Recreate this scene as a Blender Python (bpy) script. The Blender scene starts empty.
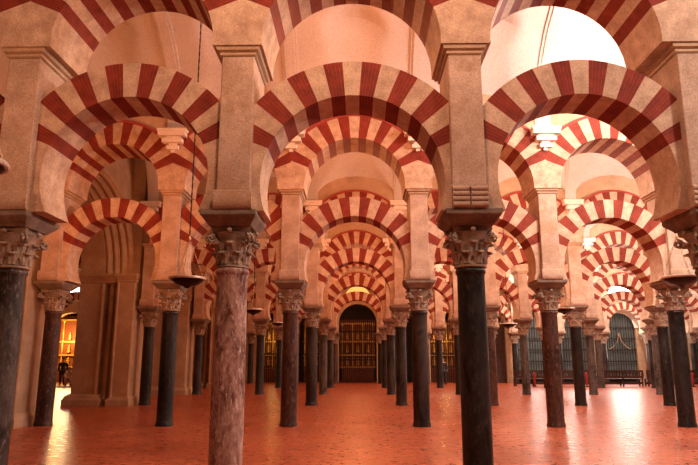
import bpy, bmesh, math, random
from mathutils import Vector, Matrix
PI = math.pi
R = math.radians
sc = bpy.context.scene
COL = sc.collection
rnd = random.Random(7)

# ------------------------------------------------------------------ helpers
def tag(o, label=None, cat=None, group=None, kind=None):
    if label: o['label'] = label
    if cat: o['category'] = cat
    if group: o['group'] = group
    if kind: o['kind'] = kind
    return o

def empty(name, loc=(0, 0, 0), rz=0.0):
    o = bpy.data.objects.new(name, None)
    o.location = loc
    o.rotation_euler = (0, 0, rz)
    o.empty_display_size = 0.2
    COL.objects.link(o)
    return o

def copy_tree(o, parent=None):
    c = o.copy()
    COL.objects.link(c)
    if parent is not None:
        c.parent = parent
    for ch in list(o.children):
        copy_tree(ch, c)
    return c

def link(name, me, parent=None, loc=None):
    o = bpy.data.objects.new(name, me)
    COL.objects.link(o)
    if parent is not None: o.parent = parent
    if loc is not None: o.location = loc
    return o

def to_mesh(name, bm, mats, smooth=None):
    me = bpy.data.meshes.new(name)
    bmesh.ops.recalc_face_normals(bm, faces=bm.faces)
    bm.to_mesh(me); bm.free()
    for m in (mats if isinstance(mats, (list, tuple)) else [mats]):
        me.materials.append(m)
    if smooth is not None:
        for p in me.polygons: p.use_smooth = True
        me.set_sharp_from_angle(angle=R(smooth))
    return me

def obj(name, bm, mats, parent=None, smooth=None, loc=None):
    return link(name, to_mesh(name, bm, mats, smooth), parent, loc)

def bx(bm, x0, x1, y0, y1, z0, z1, mi=0, bevel=0.0):
    vs = [bm.verts.new((x, y, z)) for x in (x0, x1) for y in (y0, y1) for z in (z0, z1)]
    fs = []
    for idx in ((0, 1, 3, 2), (4, 6, 7, 5), (0, 4, 5, 1), (2, 3, 7, 6), (0, 2, 6, 4), (1, 5, 7, 3)):
        f = bm.faces.new([vs[i] for i in idx]); f.material_index = mi; fs.append(f)
    if bevel > 0:
        es = list({e for f in fs for e in f.edges})
        bmesh.ops.bevel(bm, geom=es, offset=bevel, segments=1, affect='EDGES')

def frust(bm, cx, cy, levels, mi=0):
    """stack of rectangles: levels = [(z, halfx, halfy), ...]"""
    rings = []
    for z, hx, hy in levels:
        rings.append([bm.verts.new((cx + sx * hx, cy + sy * hy, z)) for sx, sy in ((-1, -1), (1, -1), (1, 1), (-1, 1))])
    for a, b in zip(rings, rings[1:]):
        for i in range(4):
            f = bm.faces.new((a[i], a[(i + 1) % 4], b[(i + 1) % 4], b[i])); f.material_index = mi
    bm.faces.new(rings[0][::-1]).material_index = mi
    bm.faces.new(rings[-1]).material_index = mi

def lathe(bm, prof, seg=24, cx=0, cy=0, mi=0, caps=True):
    rings = []
    for r, z in prof:
        rings.append([bm.verts.new((cx + r * math.cos(2 * PI * i / seg), cy + r * math.sin(2 * PI * i / seg), z)) for i in range(seg)])
    for a, b in zip(rings, rings[1:]):
        for i in range(seg):
            f = bm.faces.new((a[i], a[(i + 1) % seg], b[(i + 1) % seg], b[i])); f.material_index = mi
    if caps:
        bm.faces.new(rings[0][::-1]).material_index = mi
        bm.faces.new(rings[-1]).material_index = mi

def tube(bm, pts, r, seg=8, mi=0):
    pts = [Vector(p) for p in pts]
    rings = []
    for i, p in enumerate(pts):
        d = (pts[min(i + 1, len(pts) - 1)] - pts[max(i - 1, 0)]).normalized()
        a = Vector((0, 0, 1)) if abs(d.z) < 0.9 else Vector((1, 0, 0))
        u = d.cross(a).normalized(); v = d.cross(u)
        rr = r[i] if isinstance(r, (list, tuple)) else r
        rings.append([bm.verts.new(p + (u * math.cos(2 * PI * k / seg) + v * math.sin(2 * PI * k / seg)) * rr) for k in range(seg)])
    for a, b in zip(rings, rings[1:]):
        for k in range(seg):
            bm.faces.new((a[k], a[(k + 1) % seg], b[(k + 1) % seg], b[k])).material_index = mi
    bm.faces.new(rings[0][::-1]).material_index = mi
    bm.faces.new(rings[-1]).material_index = mi

# ------------------------------------------------------------------ materials
def newmat(name):
    m = bpy.data.materials.new(name); m.use_nodes = True
    nt = m.node_tree; b = nt.nodes['Principled BSDF']
    return m, nt, b

def N(nt, typ, **kw):
    n = nt.nodes.new(typ)
    for k, v in kw.items():
        if k in n.inputs: n.inputs[k].default_value = v
        else: setattr(n, k, v)
    return n

def ramp(nt, src, stops):
    r = nt.nodes.new('ShaderNodeValToRGB')
    el = r.color_ramp.elements
    while len(el) < len(stops): el.new(0.5)
    for e, (p, c) in zip(el, stops):
        e.position = p; e.color = (c[0], c[1], c[2], 1)
    nt.links.new(src, r.inputs['Fac'])
    return r.outputs['Color']

def mix(nt, fac, a, b, mode='MIX'):
    m = nt.nodes.new('ShaderNodeMix'); m.data_type = 'RGBA'; m.blend_type = mode
    for i, v in ((0, fac), (6, a), (7, b)):
        if isinstance(v, (int, float)): m.inputs[i].default_value = v
        elif isinstance(v, tuple): m.inputs[i].default_value = (v[0], v[1], v[2], 1)
        else: nt.links.new(v, m.inputs[i])
    return m.outputs[2]

def stone(name, c1, c2, scale=3.0, rough=0.8, bump=0.25, pits=0.0, spec=0.3, c3=None, fine=38.0):
    m, nt, b = newmat(name)
    geo = N(nt, 'ShaderNodeNewGeometry')
    n1 = N(nt, 'ShaderNodeTexNoise', Scale=scale, Detail=8.0, Roughness=0.62)
    n2 = N(nt, 'ShaderNodeTexNoise', Scale=fine, Detail=5.0, Roughness=0.7)
    nt.links.new(geo.outputs['Position'], n1.inputs['Vector'])
    nt.links.new(geo.outputs['Position'], n2.inputs['Vector'])
    col = ramp(nt, n1.outputs['Fac'], [(0.3, c1), (0.72, c2)])
    if c3:
        n3 = N(nt, 'ShaderNodeTexNoise', Scale=scale * 0.45, Detail=6.0, Roughness=0.7)
        nt.links.new(geo.outputs['Position'], n3.inputs['Vector'])
        f3 = ramp(nt, n3.outputs['Fac'], [(0.52, (0, 0, 0)), (0.62, (1, 1, 1))])
        col = mix(nt, f3, col, c3)
    g = ramp(nt, n2.outputs['Fac'], [(0.33, (0.6, 0.58, 0.56)), (0.6, (1, 1, 1))])
    col = mix(nt, 0.8, col, g, 'MULTIPLY')
    if pits > 0:
        v = N(nt, 'ShaderNodeTexVoronoi', Scale=16.0)
        nt.links.new(geo.outputs['Position'], v.inputs['Vector'])
        pf = ramp(nt, v.outputs['Distance'], [(0.05, (0.45, 0.4, 0.38)), (0.17, (1, 1, 1))])
        col = mix(nt, pits, col, pf, 'MULTIPLY')
    nt.links.new(col, b.inputs['Base Color'])
    b.inputs['Roughness'].default_value = rough
    b.inputs['Specular IOR Level'].default_value = spec
    bp = N(nt, 'ShaderNodeBump', Strength=bump, Distance=0.02)
    nt.links.new(n2.outputs['Fac'], bp.inputs['Height'])
    nt.links.new(bp.outputs['Normal'], b.inputs['Normal'])
    return m

M = {}
M['plaster'] = stone('plaster', (0.42, 0.28, 0.17), (0.64, 0.46, 0.31), 1.6, bump=0.2, c3=(0.50, 0.34, 0.23))
M['vault'] = stone('vault_plaster', (0.56, 0.50, 0.46), (0.68, 0.62, 0.57), 0.8, bump=0.04)
M['cream'] = stone('cream_voussoir', (0.42, 0.27, 0.185), (0.74, 0.54, 0.39), 4.5, bump=0.5, pits=0.6)
M['pillar'] = stone('pillar_stone', (0.40, 0.265, 0.19), (0.66, 0.48, 0.37), 2.4, bump=0.5, pits=0.8, c3=(0.44, 0.28, 0.18))
M['impost'] = stone('impost_stone', (0.15, 0.11, 0.085), (0.33, 0.25, 0.19), 5.0, bump=0.4, pits=0.4)
M['capital'] = stone('capital_stone', (0.20, 0.145, 0.105), (0.52, 0.38, 0.28), 7.0, bump=0.5, pits=0.5)
M['white_carving'] = stone('white_carving', (0.82, 0.74, 0.64), (0.92, 0.86, 0.78), 3.0, bump=0.1)
M['wood'] = stone('dark_wood', (0.035, 0.018, 0.012), (0.09, 0.04, 0.025), 6.0, rough=0.5, bump=0.1)
M['redwood'] = stone('reddish_wood', (0.20, 0.06, 0.03), (0.30, 0.10, 0.05), 6.0, rough=0.5, bump=0.1)

def red_mat():
    m, nt, b = newmat('red_brick_voussoir')
    geo = N(nt, 'ShaderNodeNewGeometry')
    uv = N(nt, 'ShaderNodeUVMap'); uv.uv_map = 'arc'
    sep = N(nt, 'ShaderNodeSeparateXYZ'); nt.links.new(uv.outputs['UV'], sep.inputs[0])
    n1 = N(nt, 'ShaderNodeTexNoise', Scale=5.0, Detail=8.0, Roughness=0.65)
    n2 = N(nt, 'ShaderNodeTexNoise', Scale=40.0, Detail=4.0, Roughness=0.7)
    for n in (n1, n2): nt.links.new(geo.outputs['Position'], n.inputs['Vector'])
    col = ramp(nt, n1.outputs['Fac'], [(0.3, (0.12, 0.014, 0.007)), (0.7, (0.26, 0.035, 0.018))])
    # thin joints between the bricks of one red voussoir (arc u = voussoir count)
    m1 = N(nt, 'ShaderNodeMath', operation='MULTIPLY'); m1.inputs[1].default_value = 5.0
    nt.links.new(sep.outputs[0], m1.inputs[0])
    fr = N(nt, 'ShaderNodeMath', operation='FRACT'); nt.links.new(m1.outputs[0], fr.inputs[0])
    pp = N(nt, 'ShaderNodeMath', operation='PINGPONG'); pp.inputs[1].default_value = 0.5
    nt.links.new(fr.outputs[0], pp.inputs[0])
    jf = ramp(nt, pp.outputs[0], [(0.04, (1, 1, 1)), (0.12, (0, 0, 0))])
    nm = mix(nt, 1.0, jf, ramp(nt, n2.outputs['Fac'], [(0.3, (0.15, 0.15, 0.15)), (0.7, (0.8, 0.8, 0.8))]), 'MULTIPLY')
    col = mix(nt, nm, col, (0.30, 0.085, 0.05))
    nt.links.new(col, b.inputs['Base Color'])
    b.inputs['Roughness'].default_value = 0.75
    b.inputs['Specular IOR Level'].default_value = 0.25
    bp = N(nt, 'ShaderNodeBump', Strength=0.35, Distance=0.02)
    nt.links.new(n2.outputs['Fac'], bp.inputs['Height'])
    nt.links.new(bp.outputs['Normal'], b.inputs['Normal'])
    return m
M['red'] = red_mat()

def marble(name, base, vein, spot=None, rough=0.22, vscale=2.5, amount=0.5, stretch=0.4):
    m, nt, b = newmat(name)
    tc = N(nt, 'ShaderNodeTexCoord')
    oi = N(nt, 'ShaderNodeObjectInfo')
    add = N(nt, 'ShaderNodeVectorMath', operation='ADD')
    sc_ = N(nt, 'ShaderNodeVectorMath', operation='SCALE'); sc_.inputs['Scale'].default_value = 30.0
    cmb = N(nt, 'ShaderNodeCombineXYZ')
    for k in range(3): nt.links.new(oi.outputs['Random'], cmb.inputs[k])
    nt.links.new(cmb.outputs[0], sc_.inputs[0])
    mp = N(nt, 'ShaderNodeMapping'); mp.inputs['Scale'].default_value = (1, 1, stretch); mp.inputs['Rotation'].default_value = (0.5, 0.4, 0)
    nt.links.new(tc.outputs['Object'], mp.inputs['Vector'])
    nt.links.new(mp.outputs['Vector'], add.inputs[0]); nt.links.new(sc_.outputs[0], add.inputs[1])
    n1 = N(nt, 'ShaderNodeTexNoise', Scale=vscale, Detail=10.0, Roughness=0.72, Distortion=0.45)
    nt.links.new(add.outputs[0], n1.inputs['Vector'])
    col = ramp(nt, n1.outputs['Fac'], [(0.40, base), (0.5 + 0.22 * (1 - amount), vein), (0.64 + 0.1 * (1 - amount), base)])
    n2 = N(nt, 'ShaderNodeTexNoise', Scale=22.0, Detail=6.0, Roughness=0.75)
    nt.links.new(add.outputs[0], n2.inputs['Vector'])
    if spot:
        f = ramp(nt, n2.outputs['Fac'], [(0.53, (0, 0, 0)), (0.63, (1, 1, 1))])
        col = mix(nt, f, col, spot)
    nt.links.new(col, b.inputs['Base Color'])
    b.inputs['Specular IOR Level'].default_value = 0.3
    rr = ramp(nt, n2.outputs['Fac'], [(0.35, (rough, rough, rough)), (0.7, (rough + 0.3,) * 3)])
    nt.links.new(rr, b.inputs['Roughness'])
    bp = N(nt, 'ShaderNodeBump', Strength=0.3, Distance=0.012)
    nt.links.new(n2.outputs['Fac'], bp.inputs['Height'])
    nt.links.new(bp.outputs['Normal'], b.inputs['Normal'])
    return m

M['pink'] = marble('pink_marble', (0.11, 0.035, 0.024), (0.42, 0.25, 0.20), (0.62, 0.50, 0.45), 0.35, 3.2, 0.9)
M['black'] = marble('black_marble', (0.003, 0.0025, 0.0025), (0.028, 0.023, 0.021), (0.05, 0.042, 0.037), 0.3, 2.6, 0.45)
M['veined'] = marble('veined_black_marble', (0.004, 0.003, 0.003), (0.055, 0.038, 0.031), (0.05, 0.036, 0.03), 0.3, 2.2, 0.6, 0.35)
M['brown'] = marble('brown_marble', (0.020, 0.008, 0.006), (0.080, 0.034, 0.023), (0.15, 0.09, 0.068), 0.3, 2.8, 0.7)
M['grey'] = marble('grey_marble', (0.018, 0.013, 0.011), (0.09, 0.07, 0.06), (0.16, 0.125, 0.11), 0.32, 2.8, 0.7)

def floor_mat():
    m, nt, b = newmat('brick_tile_floor')
    geo = N(nt, 'ShaderNodeNewGeometry')
    mp = N(nt, 'ShaderNodeMapping'); mp.inputs['Rotation'].default_value = (0, 0, R(0))
    nt.links.new(geo.outputs['Position'], mp.inputs['Vector'])
    br = N(nt, 'ShaderNodeTexBrick', Scale=1.0)
    br.inputs['Brick Width'].default_value = 0.34
    br.inputs['Row Height'].default_value = 0.17
    br.inputs['Mortar Size'].default_value = 0.006
    br.inputs['Color1'].default_value = (0.64, 0.175, 0.078, 1)
    br.inputs['Color2'].default_value = (0.44, 0.095, 0.042, 1)
    br.inputs['Mortar'].default_value = (0.20, 0.07, 0.04, 1)
    nt.links.new(mp.outputs['Vector'], br.inputs['Vector'])
    n1 = N(nt, 'ShaderNodeTexNoise', Scale=0.7, Detail=7.0, Roughness=0.65)
    n2 = N(nt, 'ShaderNodeTexNoise', Scale=7.0, Detail=6.0, Roughness=0.7)
    for n in (n1, n2): nt.links.new(geo.outputs['Position'], n.inputs['Vector'])
    c = mix(nt, 0.55, br.outputs['Color'], ramp(nt, n1.outputs['Fac'], [(0.3, (0.65, 0.55, 0.5)), (0.7, (1.0, 1.0, 1.0))]), 'MULTIPLY')
    c = mix(nt, 0.5, c, ramp(nt, n2.outputs['Fac'], [(0.35, (0.42, 0.30, 0.26)), (0.62, (1, 1, 1))]), 'MULTIPLY')
    nt.links.new(c, b.inputs['Base Color'])
    rr = ramp(nt, n2.outputs['Fac'], [(0.3, (0.20,) * 3), (0.7, (0.42,) * 3)])
    nt.links.new(rr, b.inputs['Roughness'])
    b.inputs['Specular IOR Level'].default_value = 0.6
    ad = N(nt, 'ShaderNodeMath', operation='MULTIPLY_ADD'); ad.inputs[1].default_value = 0.6
    nt.links.new(n2.outputs['Fac'], ad.inputs[0]); nt.links.new(br.outputs['Fac'], ad.inputs[2])
    bp = N(nt, 'ShaderNodeBump', Strength=0.25, Distance=0.012); bp.invert = True
    nt.links.new(ad.outputs[0], bp.inputs['Height'])
    nt.links.new(bp.outputs['Normal'], b.inputs['Normal'])
    return m
M['floor'] = floor_mat()

def plain(name, c, rough=0.5, metal=0.0, emit=None, es=0.0):
    m, nt, b = newmat(name)
    n = N(nt, 'ShaderNodeTexNoise', Scale=12.0, Detail=4.0)
    geo = N(nt, 'ShaderNodeNewGeometry'); nt.links.new(geo.outputs['Position'], n.inputs['Vector'])
    col = ramp(nt, n.outputs['Fac'], [(0.3, tuple(v * 0.75 for v in c)), (0.7, c)])
    nt.links.new(col, b.inputs['Base Color'])
    b.inputs['Roughness'].default_value = rough; b.inputs['Metallic'].default_value = metal
    if emit:
        b.inputs['Emission Color'].default_value = (*emit, 1); b.inputs['Emission Strength'].default_value = es
    return m
M['iron'] = plain('black_iron', (0.02, 0.016, 0.014), 0.5, 0.6)
M['greyiron'] = plain('grey_iron', (0.035, 0.033, 0.03), 0.5, 0.4)
M['bowl'] = plain('dark_bronze', (0.02, 0.014, 0.012), 0.35, 0.8)
M['rim'] = plain('silver_rim', (0.85, 0.78, 0.7), 0.35, 0.2)
M['brass'] = plain('brass_chain', (0.75, 0.55, 0.32), 0.4, 0.4)
M['chain'] = plain('black_chain', (0.03, 0.02, 0.018), 0.5, 0.7)
M['lampglow'] = plain('lamp_glass', (0.9, 0.7, 0.4), 0.3, 0, (1.0, 0.6, 0.25), 0.6)
M['gold'] = plain('gilt', (0.85, 0.50, 0.14), 0.4, 0.35)
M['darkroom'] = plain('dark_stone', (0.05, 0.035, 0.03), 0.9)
M['daylight'] = plain('daylit_glass', (0.8, 0.85, 0.85), 0.4, 0, (0.95, 0.97, 0.95), 5.0)
M['dimglass'] = plain('dim_lattice_glass', (0.12, 0.14, 0.13), 0.4, 0, (0.62, 0.64, 0.56), 0.05)
M['amber'] = plain('gold_glow', (0.8, 0.5, 0.1), 0.4, 0, (0.95, 0.52, 0.14), 1.0)  # emission stands in for lamplight on gold, not glass
M['redcloth'] = plain('red_cloth', (0.30, 0.012, 0.012), 0.8)
M['skin'] = plain('skin', (0.55, 0.32, 0.22), 0.6)
M['darkcloth'] = plain('dark_clothing', (0.02, 0.02, 0.03), 0.9)
M['palecloth'] = plain('pale_clothing', (0.65, 0.55, 0.5), 0.9)
M['hair'] = plain('hair', (0.02, 0.012, 0.01), 0.7)
M['redline'] = plain('red_paint', (0.36, 0.05, 0.035), 0.8)

# ------------------------------------------------------------------ layout
ROWS = [8.27 + 7.22 * k for k in range(6)]              # arcades, front to back
XS = [-7.54, -4.6, -1.6, 1.6, 4.8, 7.9, 11.0, 14.1, 17.2, 20.3, 23.4, 26.5]
XL = [-24.3, -21.3, -18.3, -15.3, -12.25]               # beyond the left side arcade
ROWX = [XS[:6], XS[:7], XS[:9], XS[:10], XS[:12], XS[:12]]
ROWL = [[], [], XL[2:], XL[1:], XL, []]
ROWWORD = ['nearest arcade', 'second arcade', 'third arcade', 'fourth arcade', 'fifth arcade', 'farthest arcade']
ORD = ['first', 'second', 'third', 'fourth', 'fifth', 'sixth', 'seventh', 'eighth', 'ninth', 'tenth']
H_SH, H_CAP, H_IMP, H_LC, H_COR = 2.74, 3.28, 3.47, 5.09, 5.74
H_UC = 5.82
def colpos(x):
    if x < -9: return '%s column beyond the moulded side wall' % ORD[[-12.25, -15.3, -18.3, -21.3, -24.3].index(x)]
    i = XS.index(x)
    return ('%s left of the central aisle' % ORD[2 - i]) if i < 3 else ('%s right of the central aisle' % ORD[i - 3])
def baypos(i):
    """i = index in XS of the left column"""
    if i == 2: return 'over the central aisle'
    return ('%s bay left of centre' % ORD[1 - i]) if i < 2 else ('%s bay right of centre' % ORD[i - 3])

# ------------------------------------------------------------------ column parts
def shaft_mesh(mat, r=0.2):
    bm = bmesh.new()
    p = [(r * 1.10, 0.0), (r * 1.10, 0.05), (r * 1.03, 0.09), (r, 0.14)]
    for k in range(1, 9):
        t = k / 8; p.append((r * (1 + 0.02 * math.sin(PI * t) - 0.06 * t), 0.14 + t * (H_SH - 0.14 - 0.10)))
    rt = r * 0.94
    p += [(rt * 1.04, H_SH - 0.08), (rt * 1.10, H_SH - 0.065), (rt * 1.12, H_SH - 0.04), (rt * 1.08, H_SH - 0.015), (rt, H_SH)]
    lathe(bm, p, 28)
    return to_mesh('shaft', bm, mat, 40)

def leaf(bm, ang, r0, z0, h, w, out, curl):
    """curled acanthus leaf standing against the bell"""
    ca, sa = math.cos(ang), math.sin(ang)
    n = 7; rows = []
    for k in range(n + 1):
        t = k / n
        z = z0 + h * math.sin(min(t, 0.85) / 0.85 * PI / 2) - (curl * max(0, t - 0.78) / 0.22)
        rad = r0 + out * t ** 2.2 + 0.03
        hw = w * 0.5 * (0.8 + 0.5 * math.sin(PI * t)) * (1.0 if t < 0.6 else (1.25 - 0.55 * (t - 0.2)))
        if k % 2: hw *= 0.80
        row = []
        for s, dr in ((-1, -0.015), (-0.5, 0.012), (0, 0.0), (0.5, 0.012), (1, -0.015)):
            rr = rad + dr
            row.append((rr * ca - s * hw * sa, rr * sa + s * hw * ca, z))
        rows.append(row)
    fv = [[bm.verts.new(p) for p in r_] for r_ in rows]
    bv = [[bm.verts.new((p[0] * 0.86, p[1] * 0.86, p[2] - 0.012)) for p in r_] for r_ in rows]
    for a, b in zip(fv, fv[1:]):
        for i in range(4): bm.faces.new((a[i], a[i + 1], b[i + 1], b[i]))
    for a, b in zip(bv, bv[1:]):
        for i in range(4): bm.faces.new((a[i + 1], a[i], b[i], b[i + 1]))
    for k in range(n):
        bm.faces.new((fv[k][0], fv[k + 1][0], bv[k + 1][0], bv[k][0]))
        bm.faces.new((fv[k][4], bv[k][4], bv[k + 1][4], fv[k + 1][4]))
    for i in range(4):
        bm.faces.new((fv[n][i], fv[n][i + 1], bv[n][i + 1], bv[n][i]))

def capital_mesh():
    bm = bmesh.new()
    z0, z1 = H_SH, H_CAP; h = z1 - z0
    prof = [(0.19, z0), (0.215, z0 + 0.012), (0.215, z0 + 0.035), (0.19, z0 + 0.05), (0.195, z0 + 0.2), (0.215, z0 + 0.32), (0.26, z0 + 0.40), (0.31, z1 - 0.075)]
    lathe(bm, prof, 24)
    for k in range(8):
        leaf(bm, k * PI / 4 + PI / 8, 0.185, z0 + 0.05, 0.17, 0.13, 0.085, 0.035)
    for k in range(8):
        leaf(bm, k * PI / 4, 0.19, z0 + 0.14, 0.21, 0.13, 0.11, 0.04)
    # corner volutes with stalks
    for k in range(4):
        a = PI / 4 + k * PI / 2
        ca, sa = math.cos(a), math.sin(a)
        pts = [((0.20 + 0.17 * t ** 1.6) * ca, (0.20 + 0.17 * t ** 1.6) * sa, z0 + 0.26 + 0.15 * t) for t in (0, .3, .6, 1)]
        tube(bm, pts, [0.03, 0.028, 0.032, 0.03], 8)
        # spiral disc
        for s in (-1, 1):
            px, py = 0.375 * ca - s * 0.028 * sa, 0.375 * sa + s * 0.028 * ca
            sp = []
            for j in range(12):
                t = j / 11; rr = 0.062 * (1 - 0.75 * t); b_ = 2 * PI * 1.3 * t + PI / 2
                sp.append((px + rr * math.cos(b_) * ca, py + rr * math.cos(b_) * sa, z0 + 0.375 + rr * math.sin(b_)))
            tube(bm, sp, 0.018, 6)
    # flower knobs mid-sides
    for k in range(4):
        a = k * PI / 2
        ca, sa = math.cos(a), math.sin(a)
        bmesh.ops.create_icosphere(bm, subdivisions=1, radius=0.038, matrix=Matrix.Translation((0.305 * ca, 0.305 * sa, z1 - 0.055)))
    # abacus with concave sides
    n = 6; ring = []
    for k in range(4):
        a0 = PI / 4 + k * PI / 2; a1 = a0 + PI / 2
        p0 = Vector((math.cos(a0), math.sin(a0))) * 0.39; p1 = Vector((math.cos(a1), math.sin(a1))) * 0.39
        for j in range(n):
            t = j / n
            if j == 0 : t = 0.05
            p = p0.lerp(p1, t); mid = (p0 + p1).normalized()
            p = p - mid * 0.055 * math.sin(PI * t)
            ring.append(p)
    lo = [bm.verts.new((p.x * .94, p.y * .94, z1 - 0.08)) for p in ring]
    mi_ = [bm.verts.new((p.x, p.y, z1 - 0.045)) for p in ring]
    hi = [bm.verts.new((p.x, p.y, z1)) for p in ring]
    L = len(ring)
    for a, b in ((lo, mi_), (mi_, hi)):
        for i in range(L): bm.faces.new((a[i], a[(i + 1) % L], b[(i + 1) % L], b[i]))
    bm.faces.new(lo[::-1]); bm.faces.new(hi)
    return to_mesh('capital', bm, M['capital'], 35)

def impost_mesh():
    bm = bmesh.new()
    frust(bm, 0, 0, [(H_CAP, 0.28, 0.31), (H_CAP + 0.02, 0.29, 0.32), (H_CAP + 0.12, 0.365, 0.455), (H_IMP, 0.37, 0.46)])
    bmesh.ops.bevel(bm, geom=[e for e in bm.edges], offset=0.008, segments=1, affect='EDGES')
    return to_mesh('impost_block', bm, M['impost'])

SH = {k: shaft_mesh(M[k], r) for k, r in (('pink', 0.215), ('black', 0.192), ('veined', 0.2), ('brown', 0.2), ('grey', 0.19))}
CAPM, IMPM = capital_mesh(), impost_mesh()
WORDS = {'pink': 'pinkish mottled marble', 'black': 'black polished marble', 'veined': 'black veined marble',
         'brown': 'reddish-brown speckled marble', 'grey': 'dark grey marble'}
COLR = {(0, -4.6): 'grey', (0, -1.6): 'pink', (0, 1.6): 'black', (0, 4.8): 'grey', (1, -7.54): 'brown', (1, -4.6): 'black',
        (1, -1.6): 'brown', (1, 1.6): 'veined', (1, 4.8): 'brown', (1, 7.9): 'black', (2, -1.6): 'veined', (2, 1.6): 'veined',
        (2, 7.9): 'black', (2, 4.8): 'brown', (3, 7.9): 'grey', (3, -1.6): 'grey', (3, 1.6): 'veined'}
def column(k, x):
    kind = COLR.get((k, x)) or rnd.choice(['black', 'veined', 'brown', 'grey', 'black'])
    e = empty('column', (x, ROWS[k], 0))
    link('shaft', SH[kind], e)
    link('capital', CAPM, e)['label'] = 'carved leafy stone capital'
    link('impost_block', IMPM, e)
    tag(e, '%s column in the %s, %s' % (WORDS[kind], ROWWORD[k].replace(' arcade', ' row'), colpos(x)), 'column', 'marble columns of the hall')
    return e

# ------------------------------------------------------------------ pillars above the columns
def pillar_parts(corbel):
    bm = bmesh.new()
    hw, hd = 0.222, 0.46
    z0 = H_IMP + 0.24
    bx(bm, -hw, hw, -hd, hd, H_IMP, H_COR - 0.12)
    bmesh.ops.bevel(bm, geom=list(bm.edges), offset=0.012, segments=1, affect='EDGES')
    body = to_mesh('pillar_body', bm, M['pillar'])
    bm = bmesh.new()
    frust(bm, 0, 0, [(H_COR - 0.12, hw + .005, hd + .005), (H_COR - 0.105, hw + 0.025, hd + 0.025), (H_COR - 0.085, hw + 0.025, hd + 0.025), (H_COR - 0.07, hw + 0.015, hd + 0.015),
                     (H_COR - 0.05, hw + 0.06, hd + 0.06), (H_COR, hw + 0.075, hd + 0.075)])
    cor = to_mesh('cornice', bm, M['plaster'])
    bm = bmesh.new()
    if corbel == 'rolls':
        for s in (-1, 1):
            for j in range(4):
                zc = H_IMP + 0.045 + j * 0.07
                tube(bm, [(s * 0.012, -hd - 0.012, zc), (s * 0.225, -hd - 0.012, zc)], 0.04, 10)
        bx(bm, -0.24, 0.24, -hd - 0.035, -hd, H_IMP + 0.27, H_IMP + 0.31)
    else:
        n = 6
        pr = [(H_IMP + 0.0, 0.012), (H_IMP + 0.03, 0.04), (H_IMP + 0.1, 0.055), (H_IMP + 0.2, 0.04), (H_IMP + 0.235, 0.035), (H_IMP + 0.25, 0.012)]
        rings = [[bm.verts.new((-0.25, -hd - d, z)), bm.verts.new((0.25, -hd - d, z)), bm.verts.new((0.25, -hd + .01, z)), bm.verts.new((-0.25, -hd + .01, z))] for z, d in pr]
        for a, b in zip(rings, rings[1:]):
            for i in range(4): bm.faces.new((a[i], a[(i + 1) % 4], b[(i + 1) % 4], b[i]))
        bm.faces.new(rings[0]); bm.faces.new(rings[-1])
    cb = to_mesh('corbel', bm, M['pillar'], 40)
    return body, cor, cb
PIL = {c: pillar_parts(c) for c in ('rolls', 'plain')}
POFF = {(0, -7.54): 0.10, (0, -4.6): 0.11, (0, -1.6): 0.06, (0, 1.6): -0.05, (0, 4.8): -0.16, (0, 7.9): -0.18}
def pillar(k, x):
    c = 'rolls' if (k == 0 and x > 0) else 'plain'
    e = empty('stone_pillar', (x + POFF.get((k, x), 0), ROWS[k], H_IMP))
    for nm, me in zip(('pillar_body', 'cornice', 'corbel'), PIL[c]):
        link(nm, me, e).location = (0, 0, -H_IMP)
    d = 'stone pillar with rolled corbel' if c == 'rolls' else 'square cream pillar'
    tag(e, '%s above column %s, %s' % (d, colpos(x).replace(' column', ''), ROWWORD[k]), 'pillar', 'stone pillars standing on the columns')

# ------------------------------------------------------------------ arches
def ring_mesh(name, half, Ri, Ro, zc, zbot, clip, dep, plain_below, step=9.0, dep_plain=None, mats=None):
    """striped arch ring; red and cream voussoirs of one angular step, cream at the crown"""
    bm = bmesh.new(); uvl = bm.loops.layers.uv.new('arc')
    fi = math.asin(max(-1, min(1, (zc - zbot) / Ri)))      # how far the arc runs below the centre
    sub = 4; d = step / sub
    angs = [a * d for a in range(0, int(90 / d) + 1)]
    angs = [a for a in angs if a <= 90]
    if 90 - angs[-1] > 0.5: angs.append(90.0)
    half_list = angs + ([90 + math.degrees(fi) * t for t in (0.33, 0.66, 1.0)] if fi > 0.01 else [])
    th = [-a for a in half_list[::-1]][:-1] + half_list
    # offset so the voussoir boundaries fall at half a step
    pts = []
    for a in th:
        r = R(a)
        s, c = math.sin(r), math.cos(r)
        out = Ro
        if abs(s) > 1e-6: out = min(out, clip / abs(s))
        out = max(out, Ri + 0.02)
        pi_ = (Ri * s, zc + Ri * c)
        if a > 90 or a < -90:
            po = (math.copysign(clip, s), max(zbot, zc + Ri * c)) if True else None
        else:
            po = (out * s, zc + out * c)
        pts.append((pi_, po, out))
    def col(a):
        a = abs(a)
        if a > plain_below: return 0
        return int((a + step / 2) // step) % 2
    V = []
    for (pi_, po, o_) in pts:
        V.append([bm.verts.new((pi_[0], -dep, pi_[1])), bm.verts.new((po[0], -dep, po[1])),
                  bm.verts.new((po[0], dep, po[1])), bm.verts.new((pi_[0], dep, pi_[1]))])
    for i in range(len(V) - 1):
        a = (th[i] + th[i + 1]) / 2; mi_ = col(a)
        A, B = V[i], V[i + 1]
        for q, (j0, j1) in enumerate(((0, 1), (1, 2), (2, 3), (3, 0))):
            f = bm.faces.new((A[j0], B[j0], B[j1], A[j1])); f.material_index = mi_
            us = [(th[i] + step / 2) / step, (th[i + 1] + step / 2) / step, (th[i + 1] + step / 2) / step, (th[i] + step / 2) / step]
            for lp, u in zip(f.loops, us): lp[uvl].uv = (u + 10, 0.5)
    bm.faces.new(V[0][::-1]); bm.faces.new(V[-1])
    return to_mesh(name, bm, mats or [M['cream'], M['red']])

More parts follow.
